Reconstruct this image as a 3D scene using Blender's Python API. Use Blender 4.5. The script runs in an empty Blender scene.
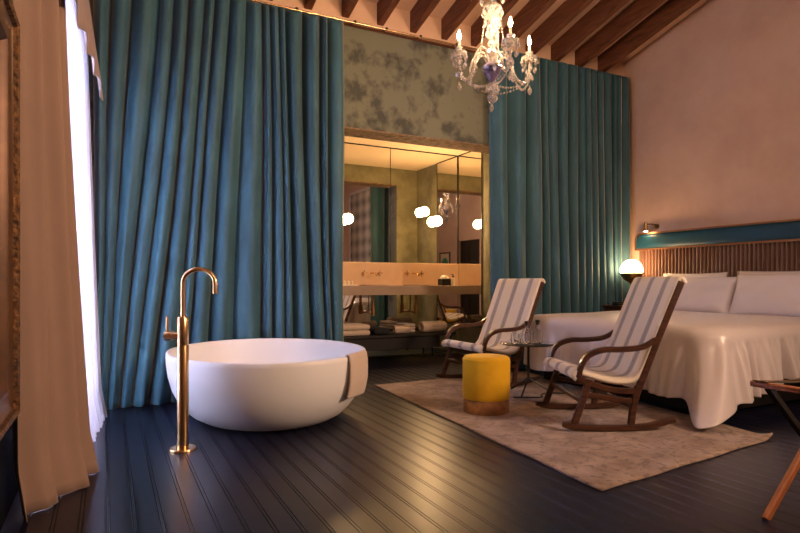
import bpy, bmesh, math, random
from mathutils import Vector, Matrix
random.seed(7)
PI = math.pi
C = bpy.context.scene.collection
sin, cos, rad = math.sin, math.cos, math.radians

# ------------------------------------------------------------------ helpers
def box(bm, x0, x1, y0, y1, z0, z1, bev=0.0, seg=2):
    r = bmesh.ops.create_cube(bm, size=1.0)
    vs = r['verts']
    for v in vs:
        v.co = Vector(((x0+x1)/2 + v.co.x*(x1-x0), (y0+y1)/2 + v.co.y*(y1-y0), (z0+z1)/2 + v.co.z*(z1-z0)))
    if bev > 0:
        es = list({e for v in vs for e in v.link_edges})
        bmesh.ops.bevel(bm, geom=es, offset=bev, segments=seg, affect='EDGES', profile=0.5)

def frames(pts, up=Vector((0, 0, 1))):
    out = []
    n = len(pts)
    for i in range(n):
        t = (pts[min(i+1, n-1)] - pts[max(i-1, 0)])
        t = t.normalized() if t.length > 1e-9 else Vector((0, 0, 1))
        u = up if abs(t.dot(up)) < 0.98 else Vector((1, 0, 0))
        a = t.cross(u).normalized(); b = a.cross(t).normalized()
        if out and a.dot(out[-1][0]) < 0: a = -a; b = -b
        out.append((a, b, t))
    return out

def tube(bm, pts, r, seg=10, up=Vector((0, 0, 1)), sq=None, cap=True):
    """round tube, or with sq=(w,h) a rectangular bar of that section, along pts"""
    pts = [Vector(p) for p in pts]
    fr = frames(pts, up)
    rings = []
    for i, p in enumerate(pts):
        a, b, t = fr[i]
        ring = []
        if sq:
            w, h = (sq[i] if isinstance(sq[0], (tuple, list)) else sq)
            c = min(w, h)*0.22
            prof = [(-w/2+c, -h/2), (w/2-c, -h/2), (w/2, -h/2+c), (w/2, h/2-c), (w/2-c, h/2), (-w/2+c, h/2), (-w/2, h/2-c), (-w/2, -h/2+c)]
            for (q, s) in prof: ring.append(bm.verts.new(p + a*q + b*s))
        else:
            rr = r[i] if isinstance(r, (list, tuple)) else r
            for k in range(seg):
                an = 2*PI*k/seg
                ring.append(bm.verts.new(p + a*cos(an)*rr + b*sin(an)*rr))
        rings.append(ring)
    m = len(rings[0])
    for i in range(len(rings)-1):
        for k in range(m):
            bm.faces.new((rings[i][k], rings[i][(k+1) % m], rings[i+1][(k+1) % m], rings[i+1][k]))
    if cap:
        bm.faces.new(list(reversed(rings[0]))); bm.faces.new(rings[-1])

def lathe(bm, prof, c=(0, 0, 0), seg=24, sx=1.0, sy=1.0, M=None):
    rings = []
    for (r, z) in prof:
        if r < 1e-5:
            p = Vector((0, 0, z))
            p = (M @ p) if M else p + Vector(c)
            rings.append([bm.verts.new(p)])
        else:
            ring = []
            for k in range(seg):
                an = 2*PI*k/seg
                p = Vector((r*cos(an)*sx, r*sin(an)*sy, z))
                p = (M @ p) if M else p + Vector(c)
                ring.append(bm.verts.new(p))
            rings.append(ring)
    for i in range(len(rings)-1):
        A, B = rings[i], rings[i+1]
        for k in range(seg):
            k2 = (k+1) % seg
            if len(A) == 1 and len(B) == 1: continue
            if len(A) == 1: bm.faces.new((A[0], B[k], B[k2]))
            elif len(B) == 1: bm.faces.new((A[k], A[k2], B[0]))
            else: bm.faces.new((A[k], A[k2], B[k2], B[k]))

def ball(bm, c, r, seg=12, sz=1.0):
    n = max(6, seg//2)
    lathe(bm, [(r*sin(PI*i/n) if 0 < i < n else 0, -r*sz*cos(PI*i/n)) for i in range(n+1)], c, seg)

def grid(bm, nu, nv, fn, close_u=False):
    V = [[bm.verts.new(fn(i/nu, j/nv)) for j in range(nv+1)] for i in range(nu if close_u else nu+1)]
    n = len(V)
    for i in range(nu):
        for j in range(nv):
            a = V[i]; b = V[(i+1) % n]
            bm.faces.new((a[j], b[j], b[j+1], a[j+1]))
    return V

def obj(name, bm, mat, parent=None, smooth=True, angle=40, solid=None, sub=0):
    bmesh.ops.recalc_face_normals(bm, faces=bm.faces)
    me = bpy.data.meshes.new(name); bm.to_mesh(me); bm.free()
    me.materials.append(mat)
    if smooth:
        me.polygons.foreach_set('use_smooth', [True]*len(me.polygons))
        try: me.set_sharp_from_angle(angle=rad(angle))
        except Exception: pass
    o = bpy.data.objects.new(name, me); C.objects.link(o)
    if parent: o.parent = parent
    if solid:
        m = o.modifiers.new('Solidify', 'SOLIDIFY'); m.thickness = solid; m.offset = 0
    if sub:
        m = o.modifiers.new('Subdivision', 'SUBSURF'); m.levels = sub; m.render_levels = sub
    return o

def B(): return bmesh.new()

def tag(o, label=None, cat=None, group=None, kind=None):
    if label: o['label'] = label
    if cat: o['category'] = cat
    if group: o['group'] = group
    if kind: o['kind'] = kind
    return o

def thing(name, label, cat, loc=(0, 0, 0), rz=0.0, group=None):
    o = bpy.data.objects.new(name, None); C.objects.link(o)
    o.location = loc; o.rotation_euler = (0, 0, rz); o.empty_display_size = 0.1
    return tag(o, label, cat, group)

def struct(name, bm, m, **k):
    return tag(obj(name, bm, m, **k), kind='structure')

def dup(root, loc, rz, label, group=None):
    r = root.copy(); C.objects.link(r); r.location = loc; r.rotation_euler = (0, 0, rz)
    r['label'] = label
    if group: r['group'] = group
    for ch in list(root.children):
        c = ch.copy(); C.objects.link(c); c.parent = r
        for g in list(ch.children):
            d = g.copy(); C.objects.link(d); d.parent = c
    return r

# ------------------------------------------------------------------ materials
def mat(name, col, rough=0.6, metal=0.0, spec=0.5, sheen=0.0, sheen_rough=0.4, sheen_tint=(1, 1, 1), trans=0.0, ior=1.45,
        emit=None, estr=0.0, var=None, vscale=3.0, vdetail=6.0, vlo=0.35, vhi=0.65, bump=0.0, bscale=40.0, coat=0.0, rvar=0.0, stretch=None, aniso=0):
    m = bpy.data.materials.new(name); m.use_nodes = True
    nt = m.node_tree; n = nt.nodes; l = nt.links
    p = n['Principled BSDF']
    p.inputs['Base Color'].default_value = (*col, 1)
    p.inputs['Roughness'].default_value = rough
    p.inputs['Metallic'].default_value = metal
    p.inputs['Specular IOR Level'].default_value = spec
    p.inputs['IOR'].default_value = ior
    p.inputs['Transmission Weight'].default_value = trans
    p.inputs['Coat Weight'].default_value = coat
    if sheen:
        p.inputs['Sheen Weight'].default_value = sheen
        p.inputs['Sheen Roughness'].default_value = sheen_rough
        p.inputs['Sheen Tint'].default_value = (*sheen_tint, 1)
    if emit:
        p.inputs['Emission Color'].default_value = (*emit, 1)
        p.inputs['Emission Strength'].default_value = estr
    tc = n.new('ShaderNodeTexCoord')
    src = tc.outputs['Object']
    if stretch:
        mp = n.new('ShaderNodeMapping'); mp.inputs['Scale'].default_value = stretch
        l.new(src, mp.inputs['Vector']); src = mp.outputs['Vector']
    if var or rvar:
        tx = n.new('ShaderNodeTexNoise'); tx.inputs['Scale'].default_value = vscale; tx.inputs['Detail'].default_value = vdetail
        tx.inputs['Roughness'].default_value = 0.6
        l.new(src, tx.inputs['Vector'])
        if var:
            cr = n.new('ShaderNodeValToRGB')
            cr.color_ramp.elements[0].position = vlo; cr.color_ramp.elements[0].color = (*col, 1)
            cr.color_ramp.elements[1].position = vhi; cr.color_ramp.elements[1].color = (*var, 1)
            l.new(tx.outputs['Fac'], cr.inputs['Fac']); l.new(cr.outputs['Color'], p.inputs['Base Color'])
        if rvar:
            mr = n.new('ShaderNodeMapRange'); mr.inputs['To Min'].default_value = rough-rvar; mr.inputs['To Max'].default_value = rough+rvar
            mr.inputs['From Min'].default_value = 0.3; mr.inputs['From Max'].default_value = 0.7
            l.new(tx.outputs['Fac'], mr.inputs['Value']); l.new(mr.outputs['Result'], p.inputs['Roughness'])
    if bump:
        bt = n.new('ShaderNodeTexNoise'); bt.inputs['Scale'].default_value = bscale; bt.inputs['Detail'].default_value = 5
        l.new(src, bt.inputs['Vector'])
        bp = n.new('ShaderNodeBump'); bp.inputs['Strength'].default_value = bump; bp.inputs['Distance'].default_value = 0.01
        l.new(bt.outputs['Fac'], bp.inputs['Height']); l.new(bp.outputs['Normal'], p.inputs['Normal'])
    return m

def node(m, t): return m.node_tree.nodes.new(t)

M = {}
M['velvet'] = mat('teal velvet', (0.030, 0.085, 0.118), 0.60, spec=0.35, sheen=0.9, sheen_rough=0.32, sheen_tint=(0.82, 0.74, 0.60),
                  var=(0.043, 0.122, 0.165), vscale=4.0, vlo=0.4, vhi=0.7, stretch=(1, 1, 0.5))
M['pink_plaster'] = mat('pink plaster', (0.50, 0.335, 0.265), 0.85, spec=0.2, var=(0.60, 0.42, 0.335), vscale=1.3, vdetail=8, bump=0.18, bscale=9)
M['green_plaster'] = mat('olive plaster', (0.065, 0.068, 0.058), 0.7, spec=0.3, var=(0.165, 0.168, 0.125), vscale=4.5, vdetail=12, vlo=0.36, vhi=0.50, bump=0.35, bscale=11)
M['bath_plaster'] = mat('olive bathroom plaster', (0.12, 0.115, 0.065), 0.7, spec=0.3, var=(0.24, 0.225, 0.13), vscale=3.5, vdetail=9, bump=0.3, bscale=11)
M['stone'] = mat('lintel stone', (0.13, 0.08, 0.045), 0.8, spec=0.2, var=(0.30, 0.20, 0.12), vscale=14, vdetail=8)
M['ceiling'] = mat('painted ceiling boards', (0.62, 0.40, 0.28), 0.8, spec=0.2, var=(0.70, 0.47, 0.33), vscale=1.5)
M['bath_ceiling'] = mat('pale bathroom ceiling', (0.80, 0.66, 0.46), 0.8, spec=0.2)
M['beam'] = mat('reddish brown beam wood', (0.085, 0.030, 0.014), 0.55, spec=0.3, var=(0.17, 0.062, 0.030), vscale=5, stretch=(6, 0.7, 6), bump=0.2, bscale=12)
M['dark_wall'] = mat('near black matt trim', (0.003, 0.003, 0.004), 0.8, spec=0.1)
M['brass'] = mat('brushed brass', (0.72, 0.47, 0.24), 0.24, 1.0)
M['brass_dark'] = mat('aged brass', (0.36, 0.21, 0.09), 0.32, 1.0)
M['tub'] = mat('matt white solid surface', (0.80, 0.78, 0.78), 0.42, spec=0.45)
M['walnut'] = mat('dark walnut', (0.032, 0.012, 0.007), 0.34, spec=0.5, var=(0.080, 0.029, 0.013), vscale=9, stretch=(1, 5, 5), coat=0.15)
M['rack_wood'] = mat('orange brown wood', (0.30, 0.085, 0.022), 0.4, spec=0.5, var=(0.42, 0.13, 0.035), vscale=9, stretch=(3, 8, 1))
M['black'] = mat('black metal', (0.008, 0.008, 0.009), 0.45, spec=0.5)
M['black_wood'] = mat('black stained wood', (0.012, 0.009, 0.008), 0.5, spec=0.4)
M['yellow'] = mat('mustard velvet', (0.62, 0.335, 0.010), 0.8, spec=0.2, sheen=0.4, sheen_tint=(1, 0.8, 0.3), var=(0.68, 0.38, 0.016), vscale=10, bump=0.1, bscale=60)
M['linen'] = mat('white bed linen', (0.72, 0.66, 0.67), 0.75, spec=0.3, sheen=0.2, bump=0.35, bscale=7)
M['satin'] = mat('pale satin bedspread', (0.62, 0.54, 0.53), 0.30, spec=0.5, sheen=0.3, bump=0.15, bscale=6)
M['mattress'] = mat('grey mattress ticking', (0.30, 0.27, 0.26), 0.8)
M['towel'] = mat('cream towelling', (0.64, 0.50, 0.40), 0.95, spec=0.1, sheen=0.5, bump=0.7, bscale=160)
M['beige'] = mat('beige linen curtain', (0.27, 0.175, 0.135), 0.85, spec=0.2, sheen=0.15, var=(0.30, 0.195, 0.15), vscale=2, bump=0.25, bscale=6)
M['valance'] = mat('taupe valance fabric', (0.34, 0.25, 0.23), 0.85, spec=0.2, sheen=0.2)
M['peach_stone'] = mat('peach microcement', (0.60, 0.40, 0.24), 0.5, spec=0.4, var=(0.66, 0.45, 0.28), vscale=4)
M['counter'] = mat('taupe microcement', (0.33, 0.225, 0.155), 0.45, spec=0.5, var=(0.38, 0.26, 0.18), vscale=4)
M['gilt'] = mat('antique gilt', (0.05, 0.022, 0.009), 0.5, 0.5, var=(0.22, 0.10, 0.032), vscale=45, vdetail=4, bump=0.9, bscale=50)
M['gilt_plain'] = mat('worn gilt wood', (0.09, 0.042, 0.022), 0.4, 0.4, var=(0.14, 0.065, 0.032), vscale=8)
M['canvas'] = mat('dark purple brown canvas', (0.018, 0.012, 0.016), 0.35, spec=0.4, var=(0.05, 0.03, 0.035), vscale=3)
M['mirror'] = mat('mirror glass', (0.86, 0.84, 0.80), 0.015, 1.0)
M['glass'] = mat('clear glass', (0.97, 0.98, 0.98), 0.02, trans=1.0, ior=1.45)
M['crystal'] = mat('cut crystal', (0.97, 0.93, 0.88), 0.05, trans=0.8, ior=1.6, spec=1.0)
M['purple_glass'] = mat('violet tinted glass', (0.20, 0.15, 0.26), 0.08, trans=0.5, ior=1.6, spec=1.0)
M['candle'] = mat('ivory candle sleeve', (0.85, 0.70, 0.52), 0.6)
M['flame'] = mat('candle bulb', (1, 0.7, 0.4), 0.5, emit=(1.0, 0.62, 0.33), estr=2100)
M['globe'] = mat('lit opal globe', (1, 0.9, 0.8), 0.4, emit=(1.0, 0.60, 0.28), estr=42)
M['bath_globe'] = mat('lit opal bathroom globe', (1, 0.9, 0.8), 0.4, emit=(1.0, 0.60, 0.27), estr=105)
M['spot_lens'] = mat('lit reading lamp lens', (1, 0.9, 0.8), 0.4, emit=(1.0, 0.60, 0.30), estr=160)
M['smoke_glass'] = mat('dark glass table top', (0.05, 0.045, 0.045), 0.06, spec=0.8, coat=0.5)
M['blue_velvet'] = mat('deep teal bolster velvet', (0.005, 0.045, 0.080), 0.5, spec=0.4, sheen=0.7, sheen_tint=(0.2, 0.45, 0.6))
M['headwood'] = mat('fluted walnut', (0.12, 0.060, 0.040), 0.45, spec=0.4, var=(0.18, 0.095, 0.065), vscale=5, stretch=(5, 5, 0.6))
M['copper'] = mat('copper brown trim', (0.42, 0.19, 0.085), 0.32, 0.8)
M['white_ceramic'] = mat('cream bottle', (0.75, 0.66, 0.52), 0.35)
M['cord'] = mat('dark green cord', (0.008, 0.035, 0.030), 0.6)
M['window_paint'] = mat('white window paint', (0.60, 0.58, 0.60), 0.5)
M['dark_cloth'] = mat('dark charcoal cloth', (0.015, 0.015, 0.02), 0.9)
M['green_art'] = mat('green print', (0.03, 0.22, 0.12), 0.6)
M['cream_paper'] = mat('cream paper', (0.60, 0.50, 0.38), 0.7)

# floor paint : dark navy, semi gloss, faint cross joints between boards
def floor_mat():
    m = mat('navy painted floorboards', (0.005, 0.006, 0.017), 0.31, spec=0.45, var=(0.010, 0.010, 0.026), vscale=3.0, bump=0.03, bscale=22, stretch=(1, 0.3, 1))
    nt = m.node_tree; n = nt.nodes; l = nt.links; p = n['Principled BSDF']
    tc = n.new('ShaderNodeTexCoord'); mp = n.new('ShaderNodeMapping'); mp.inputs['Rotation'].default_value = (0, 0, PI/2)
    br = n.new('ShaderNodeTexBrick'); br.offset = 0.37; br.offset_frequency = 1
    br.inputs['Scale'].default_value = 1.0; br.inputs['Brick Width'].default_value = 2.3; br.inputs['Row Height'].default_value = 0.101
    br.inputs['Mortar Size'].default_value = 0.0012
    l.new(tc.outputs['Object'], mp.inputs['Vector']); l.new(mp.outputs['Vector'], br.inputs['Vector'])
    old = p.inputs['Base Color'].links[0].from_socket
    mx = n.new('ShaderNodeMix'); mx.data_type = 'RGBA'
    l.new(br.outputs['Fac'], mx.inputs['Factor']); l.new(old, mx.inputs['A']); mx.inputs['B'].default_value = (0.002, 0.002, 0.003, 1)
    l.new(mx.outputs['Result'], p.inputs['Base Color'])
    return m
M['floor'] = floor_mat()

def rug_mat():
    m = mat('faded oriental rug', (0.25, 0.17, 0.13), 0.95, spec=0.1, sheen=0.2, var=(0.40, 0.29, 0.225), vscale=5, vdetail=12, vlo=0.4, vhi=0.62, bump=0.5, bscale=140)
    nt = m.node_tree; n = nt.nodes; l = nt.links; p = n['Principled BSDF']
    old = p.inputs['Base Color'].links[0].from_socket
    tc = n.new('ShaderNodeTexCoord')
    vo = n.new('ShaderNodeTexVoronoi'); vo.inputs['Scale'].default_value = 7; vo.feature = 'DISTANCE_TO_EDGE'
    no = n.new('ShaderNodeTexNoise'); no.inputs['Scale'].default_value = 30; no.inputs['Detail'].default_value = 8
    l.new(tc.outputs['Object'], no.inputs['Vector']); l.new(tc.outputs['Object'], vo.inputs['Vector'])
    a = n.new('ShaderNodeMath'); a.operation = 'LESS_THAN'; a.inputs[1].default_value = 0.09; l.new(vo.outputs['Distance'], a.inputs[0])
    g = n.new('ShaderNodeMath'); g.operation = 'GREATER_THAN'; g.inputs[1].default_value = 0.52; l.new(no.outputs['Fac'], g.inputs[0])
    b = n.new('ShaderNodeMath'); b.operation = 'MULTIPLY'; l.new(a.outputs[0], b.inputs[0]); l.new(g.outputs[0], b.inputs[1])
    b2 = n.new('ShaderNodeMath'); b2.operation = 'MULTIPLY'; b2.inputs[1].default_value = 0.55; l.new(b.outputs[0], b2.inputs[0])
    mx = n.new('ShaderNodeMix'); mx.data_type = 'RGBA'
    l.new(b2.outputs[0], mx.inputs['Factor']); l.new(old, mx.inputs['A']); mx.inputs['B'].default_value = (0.12, 0.085, 0.085, 1)
    l.new(mx.outputs['Result'], p.inputs['Base Color'])
    return m
M['rug'] = rug_mat()

def stripe_mat():
    m = mat('cream cotton with blue grey stripes', (0.66, 0.55, 0.47), 0.85, spec=0.2, sheen=0.2, bump=0.15, bscale=90)
    nt = m.node_tree; n = nt.nodes; l = nt.links; p = n['Principled BSDF']
    tc = n.new('ShaderNodeTexCoord'); sp = n.new('ShaderNodeSeparateXYZ'); l.new(tc.outputs['Object'], sp.inputs[0])
    def math_(op, a, b=None, c=None):
        k = n.new('ShaderNodeMath'); k.operation = op
        for i, x in enumerate((a, b, c)):
            if x is None: continue
            if isinstance(x, (int, float)): k.inputs[i].default_value = x
            else: l.new(x, k.inputs[i])
        return k.outputs[0]
    # groups of three bands, repeated every 0.158 m across the width
    P_ = 0.215
    y = math_('ADD', sp.outputs['Y'], 10*P_)
    f = math_('SUBTRACT', math_('MODULO', math_('ADD', y, P_/2), P_), P_/2)
    af = math_('ABSOLUTE', f)
    core = math_('LESS_THAN', af, 0.0065)
    b1 = math_('MULTIPLY', math_('GREATER_THAN', af, 0.0125), math_('LESS_THAN', af, 0.0215))
    b2 = math_('MULTIPLY', math_('GREATER_THAN', af, 0.0265), math_('LESS_THAN', af, 0.031))
    fac = math_('MULTIPLY', math_('MAXIMUM', core, math_('MAXIMUM', b1, b2)), 0.85)
    mx = n.new('ShaderNodeMix'); mx.data_type = 'RGBA'
    l.new(fac, mx.inputs['Factor']); mx.inputs['A'].default_value = (0.70, 0.61, 0.50, 1); mx.inputs['B'].default_value = (0.045, 0.05, 0.10, 1)
    l.new(mx.outputs['Result'], p.inputs['Base Color'])
    return m
M['stripe'] = stripe_mat()

def sheer_mat():
    m = bpy.data.materials.new('white sheer voile'); m.use_nodes = True
    nt = m.node_tree; n = nt.nodes; l = nt.links; n.clear()
    out = n.new('ShaderNodeOutputMaterial')
    df = n.new('ShaderNodeBsdfDiffuse'); df.inputs['Color'].default_value = (0.75, 0.72, 0.76, 1)
    tl = n.new('ShaderNodeBsdfTranslucent'); tl.inputs['Color'].default_value = (0.52, 0.47, 0.54, 1)
    tr = n.new('ShaderNodeBsdfTransparent'); tr.inputs['Color'].default_value = (0.95, 0.95, 1, 1)
    a = n.new('ShaderNodeMixShader'); a.inputs[0].default_value = 0.6
    l.new(df.outputs[0], a.inputs[1]); l.new(tl.outputs[0], a.inputs[2])
    b = n.new('ShaderNodeMixShader'); b.inputs[0].default_value = 0.30
    l.new(a.outputs[0], b.inputs[1]); l.new(tr.outputs[0], b.inputs[2]); l.new(b.outputs[0], out.inputs['Surface'])
    return m
M['sheer'] = sheer_mat()

def plaid_mat():
    m = mat('grey check blind', (0.30, 0.28, 0.27), 0.9)
    nt = m.node_tree; n = nt.nodes; l = nt.links; p = n['Principled BSDF']
    tc = n.new('ShaderNodeTexCoord')
    def wv(direction, s):
        w = n.new('ShaderNodeTexWave'); w.bands_direction = direction; w.inputs['Scale'].default_value = s; w.inputs['Distortion'].default_value = 0
        l.new(tc.outputs['Object'], w.inputs['Vector']); return w.outputs['Fac']
    a = n.new('ShaderNodeMath'); a.operation = 'ADD'; l.new(wv('Y', 0.7), a.inputs[0]); l.new(wv('Z', 0.9), a.inputs[1])
    cr = n.new('ShaderNodeValToRGB'); cr.color_ramp.elements[0].color = (0.22, 0.21, 0.20, 1); cr.color_ramp.elements[1].color = (0.75, 0.70, 0.64, 1)
    h = n.new('ShaderNodeMath'); h.operation = 'MULTIPLY'; h.inputs[1].default_value = 0.5; l.new(a.outputs[0], h.inputs[0])
    l.new(h.outputs[0], cr.inputs['Fac']); l.new(cr.outputs['Color'], p.inputs['Base Color'])
    return m
M['plaid'] = plaid_mat()

# ------------------------------------------------------------------ room shell
XL, XR, YB, YR = -0.40, 6.05, 5.43, -2.2
SL = 0.255                       # ceiling slope
def zc(y): return 3.89 + (YB-y)*SL
XB0, XB1, YM, ZB = 1.2, 4.49, 7.0, 2.83      # bathroom
YI = 5.72                        # inner face of the back wall
OX0, OX1, OZ = 1.9, 4.12, 2.577  # opening

# floor : one sheet whose cross section carries the double grooves between the boards
bm = B()
xs = []
w = 0.101
k = -5
while k*w < XR+0.1:
    x = k*w
    for dx in (-0.0095, 0.0055):
        xs += [(x+dx-0.0021, 0), (x+dx-0.0008, -0.004), (x+dx+0.0010, -0.004), (x+dx+0.0024, 0)]
    k += 1
xs = [(-0.6, 0)] + [q for q in xs if -0.58 < q[0] < XR+0.08] + [(XR+0.1, 0)]
A = [bm.verts.new((x, YR-0.1, z)) for x, z in xs]; Bv = [bm.verts.new((x, YM+0.1, z)) for x, z in xs]
for i in range(len(xs)-1): bm.faces.new((A[i], A[i+1], Bv[i+1], Bv[i]))
r = bmesh.ops.extrude_face_region(bm, geom=list(bm.faces))
for v in [g for g in r['geom'] if isinstance(g, bmesh.types.BMVert)]: v.co.z = -0.12
struct('floor', bm, M['floor'], smooth=False)

def wall_poly(bm, pts, axis, t):
    """extrude polygon pts (3d, planar) by t along axis"""
    vs = [bm.verts.new(p) for p in pts]; f = bm.faces.new(vs)
    r = bmesh.ops.extrude_face_region(bm, geom=[f])
    for v in [g for g in r['geom'] if isinstance(g, bmesh.types.BMVert)]: v.co += Vector(axis)*t

# right wall
bm = B(); wall_poly(bm, [(XR, YR, -0.1), (XR, YI, -0.1), (XR, YI, zc(YI)+0.1), (XR, YR, zc(YR)+0.1)], (1, 0, 0), 0.15)
struct('wall_right', bm, M['pink_plaster'], smooth=False)
# rear wall
bm = B(); box(bm, XL-0.15, XR+0.15, YR-0.15, YR, -0.1, zc(YR)+0.1)
struct('wall_rear', bm, M['pink_plaster'], smooth=False)
# left wall with the french window and a doorway
WY0, WY1, WZ = 3.62, 4.80, 2.75
DY0, DY1, DZ = -0.55, 0.50, 2.25
bm = B()
def wl(y0, y1, z0, z1t=None):
    if z1t is None: wall_poly(bm, [(XL, y0, z0), (XL, y1, z0), (XL, y1, zc(y1)+0.1), (XL, y0, zc(y0)+0.1)], (-1, 0, 0), 0.18)
    else: wall_poly(bm, [(XL, y0, z0), (XL, y1, z0), (XL, y1, z1t), (XL, y0, z1t)], (-1, 0, 0), 0.18)
wl(YR, DY0, -0.1); wl(DY0, DY1, DZ); wl(DY1, WY0, -0.1); wl(WY0, WY1, WZ); wl(WY1, YI, -0.1)
struct('wall_left', bm, M['pink_plaster'], smooth=False)
bm = B(); box(bm, XL-0.02, XL+0.012, DY1+0.1, WY0-0.06, 0, 0.95)  # near black band along the lower left wall
struct('trim_1', bm, M['dark_wall'], smooth=False)
# back wall with opening
bm = B()
def wb(x0, x1, z0, z1): box(bm, x0, x1, YB, YI, z0, z1)
wb(XL-0.18, OX0, -0.1, 4.05); wb(OX1, XR+0.15, -0.1, 4.05); wb(OX0, OX1, OZ, 4.05)
struct('wall_back', bm, M['green_plaster'], smooth=False)
bm = B(); box(bm, OX0, OX1, YB-0.004, YI+0.004, OZ-0.012, OZ+0.004)
struct('trim_2', bm, M['stone'], smooth=False)
bm = B(); box(bm, XL, XR, YB-0.012, YB, 3.625, 3.90); struct('wall_upper_band', bm, M['ceiling'], smooth=False)
bm = B(); box(bm, XL, XR, YB-0.018, YB, 3.600, 3.625, 0.003); struct('trim_30', bm, M['beam'], smooth=False)
# sloping ceiling and its beams
bm = B(); wall_poly(bm, [(XL-0.2, YR-0.2, zc(YR-0.2)), (XR+0.2, YR-0.2, zc(YR-0.2)), (XR+0.2, YI, zc(YI)), (XL-0.2, YI, zc(YI))], (0, 0, 1), 0.15)
struct('ceiling', bm, M['ceiling'], smooth=False)
bx = 5.585; n = 3
while bx > XL:
    bm = B()
    wall_poly(bm, [(bx, YR, zc(YR)-0.22), (bx, YB+0.005, zc(YB)-0.22), (bx, YB+0.005, zc(YB)+0.02), (bx, YR, zc(YR)+0.02)], (1, 0, 0), 0.075)
    bmesh.ops.bevel(bm, geom=list(bm.edges), offset=0.004, segments=1, affect='EDGES')
    struct('trim_%d' % n, bm, M['beam'], smooth=False)
    bx -= 0.388; n += 1
# bathroom shell
bm = B(); box(bm, XB0-0.1, XB1+0.1, YI, YM+0.1, ZB, ZB+0.1); struct('ceiling_bathroom', bm, M['bath_ceiling'], smooth=False)
bm = B(); box(bm, XB0-0.1, XB0, YI, YM+0.1, -0.1, ZB); struct('wall_bathroom_left', bm, M['bath_plaster'], smooth=False)
bm = B(); box(bm, XB1, XB1+0.1, YI, YM+0.1, -0.1, ZB); struct('wall_bathroom_right', bm, M['bath_plaster'], smooth=False)
bm = B(); box(bm, XB0, XB1, YM, YM+0.1, -0.1, ZB); struct('wall_bathroom_back', bm, M['bath_plaster'], smooth=False)
# inner plaster skin of the back wall as seen from the bathroom
bm = B(); box(bm, XB0, OX0, YI, YI+0.02, 0, ZB); box(bm, OX1, XB1, YI, YI+0.02, 0, ZB); box(bm, OX0, OX1, YI, YI+0.02, OZ, ZB)
struct('wall_bathroom_front', bm, M['bath_plaster'], smooth=False)
# baseboards
bm = B(); box(bm, XR-0.018, XR, YR, YB, 0, 0.12, 0.004); struct('baseboard_right', bm, M['dark_wall'], smooth=False)

# window frame in the left wall
bm = B()
for y in (WY0, (WY0+WY1)/2-0.03, WY1-0.06): box(bm, XL-0.13, XL-0.07, y, y+0.06, 0, WZ, 0.005)
for z in (0.0, 0.9, 1.8, WZ-0.06): box(bm, XL-0.125, XL-0.075, WY0, WY1, z, z+0.06, 0.005)
w1 = struct('window_1', bm, M['window_paint'], smooth=False)
bm = B(); box(bm, XL-0.102, XL-0.098, WY0+0.05, WY1-0.05, 0.05, WZ-0.05); obj('window_pane', bm, M['glass'], w1, smooth=False)
# dark doorway by the camera with closed door
bm = B(); box(bm, XL-0.10, XL-0.05, DY0, DY1, 0, DZ, 0.004)
for z0, z1 in ((0.15, 0.95), (1.1, 2.1)):
    for y0, y1 in ((DY0+0.1, -0.07), (0.02, DY1-0.1)): box(bm, XL-0.05, XL-0.04, y0, y1, z0, z1, 0.006)
d1 = struct('door_1', bm, M['black_wood'], smooth=False)
bm = B(); lathe(bm, [(0, 0), (0.02, 0.005), (0.012, 0.03), (0.026, 0.05), (0, 0.065)], seg=14, M=Matrix.Translation((XL-0.05, DY0+0.08, 1.0)) @ Matrix.Rotation(PI/2, 4, 'Y'))
obj('door_handle', bm, M['brass'], d1)
# check blind on the right wall outside the frame, seen in the mirror
bm = B()
for y0, y1, z0, z1 in ((-1.0, -0.93, 0.6, 3.5), (1.15, 1.22, 0.6, 3.5), (-1.0, 1.22, 3.43, 3.5), (-1.0, 1.22, 0.6, 0.67)): box(bm, XR-0.04, XR, y0, y1, z0, z1, 0.004)
w2 = struct('window_2', bm, M['window_paint'], smooth=False)
bm = B(); grid(bm, 2, 60, lambda u, v: Vector((XR-0.03+0.006*sin(v*60), -0.93+u*2.08, 0.67+v*2.76))); obj('window_blind', bm, M['plaid'], w2, solid=0.004)

# ------------------------------------------------------------------ bathroom fittings
bm = B(); box(bm, XB0+0.01, 3.398, YM-0.012, YM, 1.275, ZB-0.002, 0.002); box(bm, 3.402, XB1-0.015, YM-0.012, YM, 1.275, ZB-0.002, 0.002)
wm = tag(obj('wall_mirror', bm, M['mirror'], smooth=False), 'large frameless wall mirror above the stone vanity, ceiling high', 'mirror')
bm = B(); box(bm, XB1-0.012, XB1, 6.40, YM-0.002, 0.40, ZB-0.002, 0.002)
sm_ = tag(obj('side_mirror', bm, M['mirror'], smooth=False), 'narrow tall mirror on the side wall at the right end of the vanity', 'mirror')
bm = B(); box(bm, XB0+0.01, XB1-0.016, YM-0.018, YM-0.0125, ZB-0.014, ZB-0.001); box(bm, 3.396, 3.404, YM-0.0145, YM-0.0125, 1.275, ZB-0.014); box(bm, XB1-0.024, XB1-0.016, YM-0.018, YM-0.0125, 1.275, ZB-0.014)
obj('edge_strip', bm, M['black_wood'], wm, smooth=False)
bm = B(); box(bm, XB1-0.018, XB1-0.0125, 6.40, YM-0.02, ZB-0.014, ZB-0.001); box(bm, XB1-0.016, XB1-0.0125, 6.395, 6.405, 0.4, ZB-0.014)
obj('edge_strip', bm, M['black_wood'], sm_, smooth=False)
bm = B(); box(bm, XB0+0.01, XB1-0.015, YM-0.012, YM, 0.02, 0.84, 0.002)
tag(obj('lower_mirror', bm, M['mirror'], smooth=False), 'low wide mirror under the vanity counter behind the towels', 'mirror')
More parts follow.
